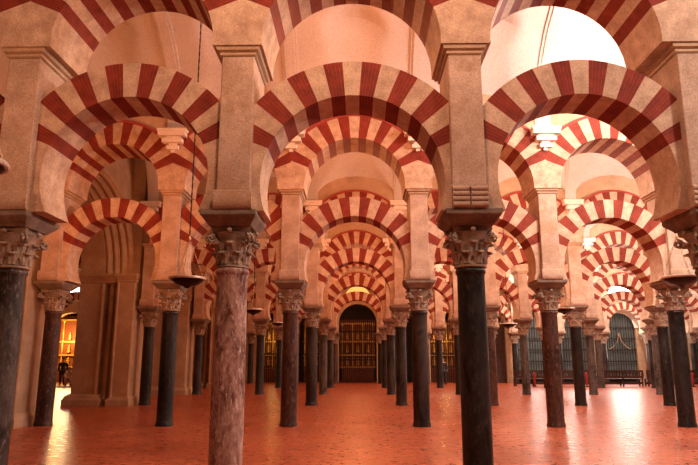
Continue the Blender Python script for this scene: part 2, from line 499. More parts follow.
ARC = {}
def lower_arch_mesh(w, dz=0.0, th=0.5):
    key = ('l', round(w, 2), dz, th)
    if key not in ARC:
        half = w / 2; Ri = half - 0.35; zc = H_LC + dz - Ri
        ARC[key] = ring_mesh('horseshoe_arch', half, Ri, Ri + th, zc, H_IMP, half - 0.14, 0.35, 76)
    return ARC[key]
def upper_arch_mesh(w, pl=67.6):
    key = ('u', round(w, 2), pl)
    if key not in ARC:
        half = w / 2; Ri = half - 0.335
        r = ring_mesh('arch_ring', half, Ri, Ri + 0.58, H_UC + .0, H_COR + 0.001, half, 0.56, pl)
        # thin outer band painted red
        bm = bmesh.new(); Ro = Ri + 0.58
        amax = math.asin(min(1, half / (Ro + 0.07))) ; n = 28; prev = None
        for i in range(n + 1):
            a = -amax + 2 * amax * i / n; s, c = math.sin(a), math.cos(a)
            ring = [bm.verts.new((rr * s, y, H_UC + rr * c)) for rr, y in ((Ro, -0.585), (Ro + 0.07, -0.585), (Ro + 0.07, 0.585), (Ro, 0.585))]
            if prev:
                for j in range(4): bm.faces.new((prev[j], ring[j], ring[(j + 1) % 4], prev[(j + 1) % 4]))
            else: bm.faces.new(ring)
            prev = ring
        bm.faces.new(prev)
        band = to_mesh('extrados_band', bm, M['redline'])
        ARC[key] = (r, band, Ri + 0.65)
    return ARC[key]

X0 = [-7.54, -4.6, -1.6, 1.6, 4.8, 7.9]
LOW0 = dict(zip(X0, [-7.45, -4.52, -1.56, 1.6, 4.68, 7.78]))
UP0 = dict(zip(X0, [-7.38, -4.44, -1.54, 1.56, 4.53, 7.6]))
LOWVAR = {(1, -4.6): (0.0, 0.66), (1, 4.8): (-0.06, 0.46), (1, 1.6): (-0.04, 0.48)}
LOWVAR = {(1, -4.6): (0.05, 0.66), (1, 4.8): (-0.06, 0.46)}
def arches(k, xa, xb, pos):
    la, lb, ua, ub = xa, xb, xa, xb
    if k == 0:
        la, lb = LOW0[xa], LOW0[xb]; ua, ub = UP0[xa], UP0[xb]
    xc = (la + lb) / 2; w = lb - la
    if not (k == 5 and xa == -1.6):           # the central grille takes this bay
        o = link('horseshoe_arch', lower_arch_mesh(w, *LOWVAR.get((k, xa), (0.0, 0.5))), None, (xc, ROWS[k], 0))
        xc = (ua + ub) / 2; w = ub - ua
        tag(o, 'lower red and cream striped horseshoe arch, %s, %s' % (ROWWORD[k], pos), 'arch', 'lower striped arches')
    ring, band, Ro = upper_arch_mesh(w)
    e = empty('round_arch', (xc, ROWS[k], H_COR))
    link('arch_ring', ring, e, (0, 0, -H_COR)); link('extrados_band', band, e, (0, 0, -H_COR))
    tag(e, 'upper red and cream striped round arch, %s, %s' % (ROWWORD[k], pos), 'arch', 'upper striped arches')

# stepped white corbel carrying the vault
def corbel_mesh():
    bm = bmesh.new()
    lv = [(6.70, 0.05, 0.06), (6.77, 0.15, 0.12), (6.87, 0.10, 0.10), (6.93, 0.25, 0.20), (7.04, 0.19, 0.16), (7.09, 0.34, 0.27)]
    for i, (z, hx, dy) in enumerate(lv):
        z1 = lv[i + 1][0] if i + 1 < len(lv) else 7.20
        bx(bm, -hx, hx, -0.56 - dy, -0.5, z, z1)
    bx(bm, -0.36, 0.36, -0.5 - 0.34, -0.5, 7.20, 7.27)
    return to_mesh('vault_corbel', bm, [M['white_carving'], M['redline']])
CORM = corbel_mesh()
def vcorbel(k, x):
    o = link('vault_corbel', CORM, None, (x, ROWS[k], 0))
    tag(o, 'white stepped vault corbel between upper arches, %s, %s' % (ROWWORD[k], colpos(x).replace(' column', '')), 'corbel', 'white stepped corbels')

# spandrel wall above the upper arches, up into the vault
def spandrel(k, xs, nm):
    bm = bmesh.new()
    for xa, xb in zip(xs, xs[1:]):
        half = (xb - xa) / 2; xc = (xa + xb) / 2; Ro = half - 0.335 + 0.65
        n = 20; prev = None
        for i in range(n + 1):
            x = -half + 2 * half * i / n
            zb = H_UC + math.sqrt(max(0, Ro * Ro - x * x)) - 0.01
            ring = [bm.verts.new((xc + x, y, z)) for y, z in ((-0.5, zb), (-0.5, 10.6), (0.5, 10.6), (0.5, zb))]
            if prev:
                for j in range(4): bm.faces.new((prev[j], ring[j], ring[(j + 1) % 4], prev[(j + 1) % 4]))
            else: bm.faces.new(ring)
            prev = ring
        bm.faces.new(prev)
    o = obj(nm, bm, M['plaster'], None, None, (0, ROWS[k], 0))
    tag(o, kind='structure')

NAMES = ['near', 'second', 'third', 'fourth', 'fifth', 'far']
for k in range(6):
    xs = ROWX[k]
    for x in xs:
        column(k, x); pillar(k, x)
        vcorbel(k, x)
    for i in range(len(xs) - 1):
        arches(k, xs[i], xs[i + 1], baypos(i))
    spandrel(k, [UP0[x] for x in xs] if k == 0 else xs, 'wall_above_%s' % NAMES[k])
    xl = ROWL[k]
    if xl:
        for x in xl: column(k, x); pillar(k, x); vcorbel(k, x)
        xx = xl + [-9.3]
        for i in range(len(xx) - 1):
            arches(k, xx[i], xx[i + 1], '%s bay beyond the moulded side wall' % ORD[len(xx) - 2 - i])
        spandrel(k, xx, 'wall_above_left_%s' % NAMES[k])

# ------------------------------------------------------------------ vaults
VS, VR = 7.25, 2.65
def vault(y0, y1, xs, nm):
    bm = bmesh.new(); yc = (y0 + y1) / 2; b = (y1 - y0) / 2
    grid = []; xsn = []
    for xa, xb in zip(xs, xs[1:]):
        n = 22
        for i in range(n): xsn.append((xa - (xa + xb) / 2 + (xb - xa) * i / n, (xa + xb) / 2, (xb - xa) / 2))
    xsn.append((xsn[-1][2], xsn[-1][1], xsn[-1][2]))
    m = 44
    for (x, xc, h) in xsn:
        row = []
        for j in range(m + 1):
            ph = -PI / 2 + PI * j / m
            y = b * math.sin(ph)
            main = VR * math.cos(ph)
            d = b - abs(y)
            lun = (1.02 + 1.52 * min(1.0, d / 1.3)) * math.sqrt(max(0, 1 - (x / (h - 0.05)) ** 2)) if abs(x) < h - .05 else 0
            z = VS + max(main, lun)
            row.append(bm.verts.new((xc + x, yc + y, min(z, VS + VR))))
        grid.append(row)
    for A, B in zip(grid, grid[1:]):
        for j in range(m): bm.faces.new((A[j], A[j + 1], B[j + 1], B[j]))
    for xr in xs:                                   # flat transverse ribs on the column lines
        prev = None
        for j in range(m + 1):
            ph = -PI / 2 + PI * j / m; y = yc + b * math.sin(ph) * 0.999; z = VS + VR * math.cos(ph)
            ring = [bm.verts.new((xr + dx, y, z + dz)) for dx, dz in ((-.2, .05), (-.2, -.05), (-.13, -.05), (-.13, -.09), (.13, -.09), (.13, -.05), (.2, -.05), (.2, .05))]
            if prev:
                for q in range(8): bm.faces.new((prev[q], ring[q], ring[(q + 1) % 8], prev[(q + 1) % 8]))
            prev = ring
    me = to_mesh(nm, bm, M['vault'], 25)
    o = link(nm, me); tag(o, kind='structure')
ALLX = [-24.3, -21.3, -18.3, -15.3, -12.25, -9.3]
for k in range(5):
    vault(ROWS[k] + 0.5, ROWS[k + 1] - 0.5, XS, 'ceiling_%d' % (k + 2))
    if k >= 1:
        vault(ROWS[k] + 0.5, ROWS[k + 1] - 0.5, ALLX, 'ceiling_left_%d' % (k + 2))
vault(ROWS[0] - 6.72, ROWS[0] - 0.5, XS[:7], 'ceiling_1')

# ------------------------------------------------------------------ floor
bm = bmesh.new(); bx(bm, -26, 28, -3, 52, -0.1, 0)
tag(obj('floor', bm, M['floor']), kind='structure')

# ------------------------------------------------------------------ left side arcade with moulded arches
def side_pier(k):
    y = ROWS[k]
    e = empty('masonry_pier', (-8.8, y, 0))
    bm = bmesh.new(); bx(bm, -1.2, -0.3, -0.52, 0.52, 0.28, 4.3, bevel=0.02); bx(bm, -1.2, 0.12, -0.24, 0.24, 4.3, 10.2); bx(bm, -0.3, 0.12, -0.1, 0.4, 0, 4.3)
    tube(bm, [(-0.33, -0.50, 0.28), (-0.33, -0.50, 4.28)], 0.075, 12)
    tube(bm, [(-0.12, -0.22, 0.1), (-0.12, -0.22, 4.28)], 0.09, 12)
    obj('pier_body', bm, M['plaster'], e, 35)
    bm = bmesh.new()
    frust(bm, -0.75, 0, [(0, 0.66, 0.72), (0.22, 0.66, 0.72), (0.25, 0.62, 0.68), (0.32, 0.60, 0.66), (0.40, 0.50, 0.54)])
    obj('pier_base', bm, M['plaster'], e)
    bm = bmesh.new()
    frust(bm, -0.56, 0, [(4.28, 0.66, 0.53), (4.33, 0.69, 0.57), (4.36, 0.67, 0.54), (4.48, 0.72, 0.60), (4.55, 0.76, 0.64), (4.62, 0.76, 0.64)])
    obj('pier_capital', bm, M['plaster'], e)
    tag(e, 'plain moulded masonry pier of the left side wall in line with the %s' % ROWWORD[k], 'pier', 'masonry piers on the left')
    e = empty('stone_pilaster', (-8.15, y, 0))
    bm = bmesh.new(); bx(bm, -0.44, 0.2, -0.6, 0.6, 0.26, 4.32, bevel=0.02); bx(bm, -0.44, 0.2, -0.24, 0.24, 4.3, 10.2)
    tube(bm, [(-0.40, -0.61, 0.26), (-0.40, -0.61, 4.3)], 0.05, 12)
    obj('pilaster_body', bm, M['plaster'], e, 35)
    bm = bmesh.new()
    frust(bm, -0.12, 0, [(0, 0.40, 0.72), (0.2, 0.40, 0.72), (0.24, 0.38, 0.68), (0.32, 0.33, 0.61)])
    obj('pilaster_base', bm, M['plaster'], e)
    bm = bmesh.new()
    frust(bm, -0.12, 0, [(4.30, 0.33, 0.61), (4.34, 0.36, 0.64), (4.38, 0.34, 0.62), (4.48, 0.38, 0.68), (4.54, 0.40, 0.72), (4.62, 0.40, 0.72)])
    obj('pilaster_capital', bm, M['plaster'], e)
    tag(e, 'tall pale stone pilaster beside the masonry pier, in line with the %s' % ROWWORD[k], 'pilaster', 'pale pilasters on the left')

def side_arch(k):
    y0, y1 = ROWS[k] + 0.5, ROWS[k + 1] - 0.5
    yc, R0 = (y0 + y1) / 2, (y1 - y0) / 2
    zc = 4.62
    e = empty('moulded_arch', (-8.8, yc, zc))
    # section: (x, radius) stepping outwards, swept around the arch
    sec = [(-1.2, R0 - 0.02), (-0.3, R0 - 0.02)]
    for j in range(4):
        xx = -0.3 + 0.23 * j; rr = R0 + 0.085 * j
        sec += [(xx, rr + .06), (xx + .03, rr + .01), (xx + .08, rr - .01), (xx + .13, rr + .01), (xx + .16, rr + .06), (xx + .2, rr + 0.07)]
    sec += [(0.62, R0 + 0.34), (0.62, R0 + 0.46), (-1.2, R0 + 0.46)]
    bm = bmesh.new(); prev = None; n = 40
    sy = 1.0
    for i in range(n + 1):
        a = PI * i / n
        ring = [bm.verts.new((x, -math.cos(a) * min(r, R0 + 0.26 / abs(math.cos(a)) if abs(math.cos(a)) > .7 else r), math.sin(a) * r * 0.86)) for x, r in sec]
        if prev:
            for j in range(len(sec)):
                bm.faces.new((prev[j], ring[j], ring[(j + 1) % len(sec)], prev[(j + 1) % len(sec)]))
        prev = ring
    obj('archivolt', bm, M['plaster'], e, 50)
    tag(e, 'wide plain arch with concentric mouldings, side wall behind the %s' % ROWWORD[k], 'arch', 'moulded arches of the left side wall')
    # wall above
    bm = bmesh.new(); prev = None
    for i in range(n + 1):
        a = PI * i / n; yy = -math.cos(a) * (R0 + 0.26)
        zb = zc + math.sqrt(max(0, 1 - (yy / (R0 + 0.44)) ** 2)) * (R0 + 0.44) * 0.86
        ring = [bm.verts.new((x, yc + yy, z)) for x, z in ((-10.0, zb), (-10.0, 10.6), (-8.42, 10.6), (-8.42, zb))]
        if prev:
            for j in range(4): bm.faces.new((prev[j], ring[j], ring[(j + 1) % 4], prev[(j + 1) % 4]))
        else: bm.faces.new(ring)
        prev = ring
    bm.faces.new(prev)
    tag(obj('wall_left_%d' % (k + 1), bm, M['plaster']), kind='structure')
for k in range(0, 5): side_pier(k)
for k in range(0, 4): side_arch(k)

# ------------------------------------------------------------------ end wall, with arched openings
YE = ROWS[5] + 0.9
XB = XL + [-9.3] + XS[1:]
bays = []
allc = [-24.3, -21.3, -18.3, -15.3, -12.25, -9.3, -7.54] + XS[1:]
def bay_c(i): return (XS[i] + XS[i + 1]) / 2
OPEN = {}     # centre -> (halfwidth, top)
for i in range(11):
    OPEN[bay_c(i)] = 1.16
OPEN[0.0] = 1.36
TOPZ = {0.0: 5.6}
OPEN[-20.9] = 1.6
def opening_profile(hw, zt=5.0):
    """right half profile x(z) of horseshoe opening"""
    zc = zt - hw * 1.0
    return zc
def wall_back():
    bm = bmesh.new()
    cs = sorted(OPEN.items())
    x = -26.0
    y0, y1 = YE, YE + 0.5
    for c, hw in cs:
        bx(bm, x, c - hw, y0, y1, 0, 10.6)
        zc = TOPZ.get(c, 5.0) - hw; n = 20; prev = None
        for i in range(n + 1):
            xx = -hw * math.cos(PI * i / n); zb = zc + hw * math.sin(PI * i / n)
            ring = [bm.verts.new((c + xx, yy, z)) for yy, z in ((y0, zb), (y0, 10.6), (y1, 10.6), (y1, zb))]
            if prev:
                for j in range(4): bm.faces.new((prev[j], ring[j], ring[(j + 1) % 4], prev[(j + 1) % 4]))
            prev = ring
        x = c + hw
    bx(bm, x, 28, y0, y1, 0, 10.6)
    bmesh.ops.remove_doubles(bm, verts=bm.verts, dist=0.0005)
    tag(obj('wall_back', bm, M['plaster']), kind='structure')
wall_back()
# rooms behind the openings
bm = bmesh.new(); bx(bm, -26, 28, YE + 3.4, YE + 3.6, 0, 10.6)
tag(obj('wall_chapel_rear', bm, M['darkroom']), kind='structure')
bm = bmesh.new(); bx(bm, -26.2, -26, -3, 52, 0, 10.6)
tag(obj('wall_left_outer', bm, M['plaster']), kind='structure')
bm = bmesh.new(); bx(bm, 28, 28.2, -3, 52, 0, 10.6)
tag(obj('wall_right', bm, M['plaster']), kind='structure')
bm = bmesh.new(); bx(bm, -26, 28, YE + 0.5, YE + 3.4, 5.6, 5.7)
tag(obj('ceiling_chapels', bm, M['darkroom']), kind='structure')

def grille(c, hw, mat, label, rails=(0.9, 2.3, 3.4), nb=15, h=5.0, frame=None):
    e = empty('iron_grille', (c, YE + 0.15, 0))
    zc = h - hw; bm = bmesh.new()
    for i in range(nb):
        x = -hw + 2 * hw * (i + 0.5) / nb
        zt = zc + math.sqrt(max(0, hw * hw - x * x))
        tube(bm, [(x, 0, 0.02), (x, 0, zt - .01)], 0.028, 6)
    obj('bars', bm, mat, e, 60)
    for z in rails:
        bm = bmesh.new(); w = hw if z < zc else math.sqrt(max(0, hw * hw - (z - zc) ** 2))
        bx(bm, -w, w, -0.04, 0.04, z - 0.04, z + 0.05)
        obj('rail', bm, mat, e)
    if frame:
        bm = bmesh.new(); prev = None
        for i in range(25):
            a = PI * i / 24; s, c_ = math.sin(a), math.cos(a)
            ring = [bm.verts.new((-r * c_, y, zc + r * s)) for r, y in ((hw - .1, -.3), (hw + .32, -.3), (hw + .32, -.16), (hw - .1, -.16))]
            if prev:
                for j in range(4): bm.faces.new((prev[j], ring[j], ring[(j + 1) % 4], prev[(j + 1) % 4]))
            prev = ring
        obj('arched_frame', bm, frame, e)
        # pointed ornament in the middle
        bm = bmesh.new()
        for s in (-1, 1):
            tube(bm, [(s * 0.75, -.03, 2.35), (s * 0.45, -.03, 2.55), (s * 0.15, -.03, 2.9), (0, -.03, 3.5)], 0.03, 6)
        obj('ogee_ornament', bm, M['plaster'], e)
    tag(e, label, 'grille', 'iron grilles in the end wall')
    return e

def altar(c, hw, label, h=4.6, glow=None):
    y = YE + 2.2
    e = empty('gilded_altarpiece', (c, y, 0))
    bm = bmesh.new(); bx(bm, -hw, hw, 0.1, 0.3, 1.0, h, bevel=0.02)
    obj('panel', bm, M['redwood'], e)
    bm = bmesh.new(); bx(bm, -hw * 0.9, hw * 0.9, -0.4, 0.3, 0, 1.0, bevel=0.02)
    obj('altar_table', bm, M['redwood'], e)
    n = 4
    for i in range(n):
        bm = bmesh.new()
        x = -hw + 0.12 + (2 * hw - 0.24) * i / (n - 1)
        pr = [(0.09, 1.0), (0.09, 1.1)] + [(0.05 + 0.02 * math.sin(j * 1.3), 1.1 + j * (h - 1.6) / 14) for j in range(15)] + [(0.1, h - .45), (0.1, h - .35)]
        lathe(bm, pr, 10, x, 0)
        obj('gilt_column', bm, M['gold'], e, 50)
    for z in (1.02, 1.9, 2.9, h - 0.35):
        bm = bmesh.new(); bx(bm, -hw, hw, -0.08, 0.08, z, z + 0.12, bevel=0.01)
        obj('gilt_cornice', bm, M['gold'], e)
    for i in range(3):
        x = -hw + 0.12 + (2 * hw - 0.24) * (i + 0.5) / 3
        for z in (1.2, 2.15, 3.1):
            bm = bmesh.new(); lathe(bm, [(0.03, z), (0.13, z + .03), (0.09, z + .25), (0.12, z + .36), (0.04, z + .42), (0.065, z + .5), (0.05, z + .56), (0.01, z + .6)], 10, x, 0)
            obj('gilt_statuette', bm, M['gold'], e, 50)
    tag(e, label, 'altarpiece', 'gilded altarpieces')
altar(0, 1.3, 'dim gilded altarpiece behind the central black grille')
altar(bay_c(0), 1.1, 'gilded altarpiece glowing in the second bay left of centre')
altar(bay_c(4), 1.1, 'gilded altarpiece glowing in the second bay right of centre')
altar(-21.9, 1.7, 'tall golden altarpiece seen past the left masonry pier', 4.9)
altar(-3.1, 1.0, 'dim gilded altarpiece in the first bay left of centre')

grille(0, 1.36, M['iron'], 'tall black iron grille closing the central aisle', nb=19, rails=(1.6, 1.8, 3.6), h=5.6)
grille(bay_c(0), 1.16, M['iron'], 'black iron grille before gilded altar, second bay left of centre', rails=(1.1, 2.0))
grille(bay_c(1), 1.16, M['iron'], 'black iron grille, first bay left of centre', rails=(1.1, 2.0))
grille(bay_c(3), 1.16, M['iron'], 'black iron grille, first bay right of centre', rails=(1.1, 2.0))
grille(bay_c(4), 1.16, M['iron'], 'black iron grille before gilded altar, second bay right of centre', rails=(1.1, 2.0))
for i in (6, 7, 8, 9, 10):
    c = bay_c(i)
    pos = baypos(i)
    grille(c, 1.16, M['greyiron'], 'grey latticed window grille, %s' % pos, rails=(0.7, 1.5, 2.3, 3.1, 3.9), nb=13, frame=M['white_carving'] if i == 8 else None)
    bm = bmesh.new(); bx(bm, c - 1.16, c + 1.16, YE + 0.36, YE + 0.40, 0.5, 5.0)
    tag(obj('window_%d' % i, bm, M['dimglass']), kind='structure')
# dark wooden door, third bay right
bm = bmesh.new(); c = bay_c(5); bx(bm, c - 1.16, c + 1.16, YE + 0.3, YE + 0.4, 0, 5.0)
tag(obj('door_1', bm, M['wood']), kind='structure')

# daylit upper windows (lunettes) of the end wall on the right, glowing gold patch in the middle
def lunette(c, z, r, mat, nm):
    bm = bmesh.new(); n = 20
    f = [bm.verts.new((c - r * math.cos(PI * i / n), YE - 0.02, z + r * math.sin(PI * i / n))) for i in range(n + 1)]
    b = [bm.verts.new((v.co.x, YE + 0.04, v.co.z)) for v in f]
    bm.faces.new(f); bm.faces.new(b[::-1])
    for i in range(n + 1): bm.faces.new((f[i], b[i], b[(i + 1) % (n + 1)], f[(i + 1) % (n + 1)]))
    tag(obj(nm, bm, mat), kind='structure')
lunette(0, 5.95, 0.95, M['amber'], 'window_20')  # painted glow of lamp-lit gold on the wall; no window here
for j, i in enumerate((7, 8, 9, 10)):
    lunette(bay_c(i), 6.0, 1.15, M['daylight'], 'window_%d' % (21 + j))
lunette(-20.4, 6.0, 1.15, M['daylight'], 'window_26')

# ------------------------------------------------------------------ benches
def bench():
    e = empty('wooden_bench')
    W = 1.25
    bm = bmesh.new(); bx(bm, -W, W, -0.22, 0.22, 0.42, 0.47, bevel=0.01); obj('seat', bm, M['wood'], e)
    bm = bmesh.new()
    bx(bm, -W, W, -0.27, -0.22, 0.86, 0.98); bx(bm, -W, W, -0.27, -0.22, 0.50, 0.64)
    n = 12
    for i in range(n + 1):
        x = -W + 0.03 + (2 * W - 0.06) * i / n; bx(bm, x - 0.045, x + 0.045, -0.26, -0.23, 0.64, 0.86)
    obj('backrest', bm, M['wood'], e)
    for sx in (-1, 0, 1):
        for sy in (-1, 1):
            bm = bmesh.new(); x = sx * (W - 0.08)
            bx(bm, x - 0.04, x + 0.04, sy * 0.22 - 0.04, sy * 0.22 + 0.02, 0, 0.96 if sy < 0 else 0.42)
            obj('leg', bm, M['wood'], e)
    bm = bmesh.new(); bx(bm, -W, W, -0.03, 0.03, 0.12, 0.26); obj('stretcher', bm, M['wood'], e)
    return e
b0 = bench()
bxs = [10.9, 13.6, 16.3, 19.0, 21.7, 24.4]
for i, x in enumerate(bxs):
    e = b0 if i == 0 else copy_tree(b0)
    e.location = (x, 39.6, 0)
    tag(e, 'dark wooden bench before the lattice windows, %s from the left' % ORD[i], 'bench', 'row of dark benches on the right')
e = copy_tree(b0); e.location = (23.2, 41.2, 0)
tag(e, 'dark wooden bench standing alone behind the row of benches', 'bench')
# red cloth covered posts
for x, y, l in ((10.75, 38.9, 'short red cloth-covered post by the left end of the benches'), (20.3, 38.9, 'short red cloth-covered post in front of the benches, right side'),
                (13.9, 38.9, 'short red cloth-covered post in front of the benches, middle')):
    e = empty('barrier_post', (x, y, 0))
    bm = bmesh.new(); lathe(bm, [(0.12, 0), (0.12, 0.03), (0.04, 0.06), (0.03, 0.1)], 14); obj('foot', bm, M['iron'], e, 40)
    bm = bmesh.new(); lathe(bm, [(0.05, 0.1), (0.07, 0.25), (0.065, 0.5), (0.085, 0.75), (0.06, 0.84), (0.02, 0.86)], 14); obj('cloth_cover', bm, M['redcloth'], e, 50)
    tag(e, l, 'post', 'red posts by the benches')

# ------------------------------------------------------------------ hanging lamps
def lamp(x, y, z, r, ztop, label, lit=True):
    e = empty('hanging_lamp', (x, y, z))
    bm = bmesh.new()
    lathe(bm, [(0.01, -r * 0.58), (r * 0.14, -r * 0.55), (r * 0.22, -r * 0.46), (r * 0.6, -r * 0.36), (r * 0.93, -r * 0.13), (r, 0), (r, 0.03), (r * 0.95, 0.03), (r * 0.9, -r * 0.03), (r * 0.55, -r * 0.17), (0.01, -r * 0.25)], 28)
    obj('bowl', bm, M['bowl'], e, 40)
    bm = bmesh.new(); pts = [(r * 1.05 * math.cos(2 * PI * i / 32), r * 1.05 * math.sin(2 * PI * i / 32), 0.01) for i in range(33)]
    tube(bm, pts, 0.024, 6); obj('rim', bm, M['rim'], e, 60)
    for i in range(3):
        a = 2 * PI * i / 3 + 0.5; bm = bmesh.new(); L = r * 2.4
        n = 14
        for j in range(n):
            t0, t1 = j / n, (j + 0.85) / n
            p = lambda t: (r * 0.97 * math.cos(a) * (1 - t) , r * 0.97 * math.sin(a) * (1 - t), 0.03 + L * t)
            tube(bm, [p(t0), p((t0 + t1) / 2), p(t1)], [0.007, 0.012, 0.007], 5)
        obj('chain', bm, M['brass'], e, 60)
    bm = bmesh.new(); lathe(bm, [(0.01, r * 2.4 - 0.0), (0.035, r * 2.4 + 0.02), (0.02, r * 2.4 + 0.06), (0.01, r * 2.4 + 0.1)], 10); obj('crown', bm, M['brass'], e, 50)
    bm = bmesh.new(); z0 = r * 2.4 + 0.08; n = int((ztop - z - z0) / 0.16)
    for j in range(n):
        za = z0 + (ztop - z - z0) * j / n; zb = z0 + (ztop - z - z0) * (j + 1.02) / n
        tube(bm, [(0, 0, za), (0, 0, (za + zb) / 2), (0, 0, zb)], [0.010, 0.017, 0.010], 6)
    obj('suspension_chain', bm, M['chain'], e, 60)
    bm = bmesh.new(); lathe(bm, [(0.04, -r * 0.2), (r * 0.16, -r * 0.1), (r * 0.18, 0.05), (r * 0.14, 0.06)], 12)
    obj('oil_glass', bm, M['lampglow'], e, 50)
    tag(e, label, 'lamp', 'hanging bowl lamps')
F = 620.0; TILT = R(11.71); YAW = R(0.93); CAM = Vector((0.105, 0, 1.53))
def px(u, v, D):
    """world point on the plane y = D seen at photo pixel (u, v)"""
    d = Vector(((u - 349) / F, (232.5 - v) / F, -1))
    rot = Matrix.Rotation(YAW, 3, 'Z') @ Matrix.Rotation(PI / 2 + TILT, 3, 'X')
    w = rot @ d
    return CAM + w * (D / w.y)
for u, v, D, r, l in ((187.5, 279, 12.0, 0.32, 'dark bowl lamp hanging between the two nearest column rows, left'),
                      (681, 278, 12.0, 0.33, 'dark bowl lamp at the right edge beneath the nearest arches'),
                      (253.5, 310, 19.1, 0.27, 'dark bowl lamp just right of the pinkish marble column'),
                      (564, 309, 19.1, 0.29, 'dark bowl lamp hanging in the second bay right of centre'),
                      (278, 323, 26.3, 0.26, 'small distant bowl lamp left of the central aisle'),
                      (508, 324, 26.3, 0.34, 'small distant bowl lamp right of the black nearest column'),
                      (-38, 163, 4.66, 0.30, 'dark bowl lamp cut off by the left picture edge')):
    p = px(u, v, D)
    lamp(p.x, p.y, p.z, r, VS + VR - 0.02, l)

# ------------------------------------------------------------------ people
def person(x, y, rz, label, top, bottom, pose='stand'):
    e = empty('person', (x, y, 0), rz)
    tag(e, label, 'person')
    def skin(pts, edges, rad, name, mat, par):
        me = bpy.data.meshes.new(name); me.from_pydata(pts, edges, []); me.materials.append(mat)
        o = link(name, me, par)
        s = o.modifiers.new('s', 'SKIN'); s.use_smooth_shade = True
        for i, r_ in enumerate(rad):
            me.skin_vertices[0].data[i].radius = (r_, r_)
        me.skin_vertices[0].data[0].use_root = True
        b = o.modifiers.new('b', 'SUBSURF'); b.levels = 2; b.render_levels = 2
        return o
    if pose == 'stand':
        J = dict(pel=(0, 0, .95), ch=(0, 0, 1.28), nk=(0, 0, 1.47), hd=(0, -.02, 1.60), ht=(0, -.01, 1.70),
                 hl=(-.10, 0, .88), kl=(-.11, -.02, .48), al=(-.11, .02, .09), tl=(-.12, -.15, .04),
                 hr=(.10, 0, .88), kr=(.12, -.05, .48), ar=(.13, .0, .09), tr=(.14, -.16, .04),
                 sl=(-.19, 0, 1.40), el=(-.25, .03, 1.12), wl=(-.24, -.05, .88), fl=(-.24, -.07, .79),
                 sr=(.19, 0, 1.40), er=(.25, .03, 1.12), wr=(.22, -.12, .92), fr=(.20, -.18, .85))
    else:
        J = dict(pel=(0, .12, .38), ch=(0, 0, .72), nk=(0, -.1, .90), hd=(0, -.16, 1.01), ht=(0, -.17, 1.11),
                 hl=(-.10, .1, .36), kl=(-.16, -.32, .50), al=(-.14, -.12, .09), tl=(-.15, -.28, .04),
                 hr=(.10, .1, .36), kr=(.16, -.32, .48), ar=(.14, -.12, .09), tr=(.15, -.28, .04),
                 sl=(-.18, -.05, .84), el=(-.24, -.2, .62), wl=(-.14, -.38, .56), fl=(-.1, -.44, .54),
                 sr=(.18, -.05, .84), er=(.24, -.2, .62), wr=(.14, -.38, .56), fr=(.1, -.44, .54))
    J['mid'] = tuple((a * .55 + b * .45) for a, b in zip(J['pel'], J['ch'])); J['up'] = tuple((a * .3 + b * .7) for a, b in zip(J['ch'], J['nk']))
    names = list(J); idx = {n: i for i, n in enumerate(names)}
    ed = [('pel', 'mid'), ('mid', 'ch'), ('ch', 'up'), ('up', 'nk'), ('nk', 'hd'), ('hd', 'ht'), ('pel', 'hl'), ('hl', 'kl'), ('kl', 'al'), ('al', 'tl'), ('pel', 'hr'), ('hr', 'kr'), ('kr', 'ar'), ('ar', 'tr'),
          ('up', 'sl'), ('sl', 'el'), ('el', 'wl'), ('wl', 'fl'), ('up', 'sr'), ('sr', 'er'), ('er', 'wr'), ('wr', 'fr')]
    rad = dict(pel=.128, mid=.10, ch=.115, up=.085, nk=.055, hd=.095, ht=.075, hl=.095, kl=.06, al=.045, tl=.035, hr=.095, kr=.06, ar=.045, tr=.035,
               sl=.065, el=.045, wl=.03, fl=.03, sr=.065, er=.045, wr=.03, fr=.03)
    skin([J[n] for n in names], [(idx[a], idx[b]) for a, b in ed], [rad[n] for n in names], 'body', M['skin'], e)
    def sub(ns, es, k, name, mat):
        ii = {n: i for i, n in enumerate(ns)}
        skin([J[n] for n in ns], [(ii[a], ii[b]) for a, b in es], [rad[n] * k + 0.022 for n in ns], name, mat, e)
    sub(['pel', 'mid', 'ch', 'up', 'sl', 'el', 'wl', 'sr', 'er', 'wr'], [('pel', 'mid'), ('mid', 'ch'), ('ch', 'up'), ('up', 'sl'), ('sl', 'el'), ('el', 'wl'), ('up', 'sr'), ('sr', 'er'), ('er', 'wr')], 1.25, 'jacket', top)
    sub(['pel', 'hl', 'kl', 'al', 'hr', 'kr', 'ar'], [('pel', 'hl'), ('hl', 'kl'), ('kl', 'al'), ('pel', 'hr'), ('hr', 'kr'), ('kr', 'ar')], 1.2, 'trousers', bottom)
    sub(['al', 'tl'], [('al', 'tl')], 1.1, 'shoe', M['hair']); sub(['ar', 'tr'], [('ar', 'tr')], 1.1, 'shoe', M['hair'])
    h = J['hd']
    for s in (-1, 1):
        bm = bmesh.new(); bmesh.ops.create_icosphere(bm, subdivisions=2, radius=0.012, matrix=Matrix.Translation((h[0] + s * .033, h[1] - .088, h[2] + .035)))
        obj('eye', bm, M['hair'], e, 60)
    bm = bmesh.new(); tube(bm, [(h[0], h[1] - .085, h[2] + .04), (h[0], h[1] - .112, h[2] + .005), (h[0], h[1] - .085, h[2] - .005)], [.008, .015, .008], 8); obj('nose', bm, M['skin'], e, 60)
    bm = bmesh.new(); tube(bm, [(h[0] - .025, h[1] - .086, h[2] - .03), (h[0], h[1] - .094, h[2] - .032), (h[0] + .025, h[1] - .086, h[2] - .03)], .006, 6); obj('mouth', bm, M['redcloth'], e, 60)
    bm = bmesh.new()
    bmesh.ops.create_uvsphere(bm, u_segments=14, v_segments=10, radius=0.112, matrix=Matrix.Translation((h[0], h[1] + .025, h[2] + .045)) @ Matrix.Diagonal((.9, 1, 1.05, 1)))
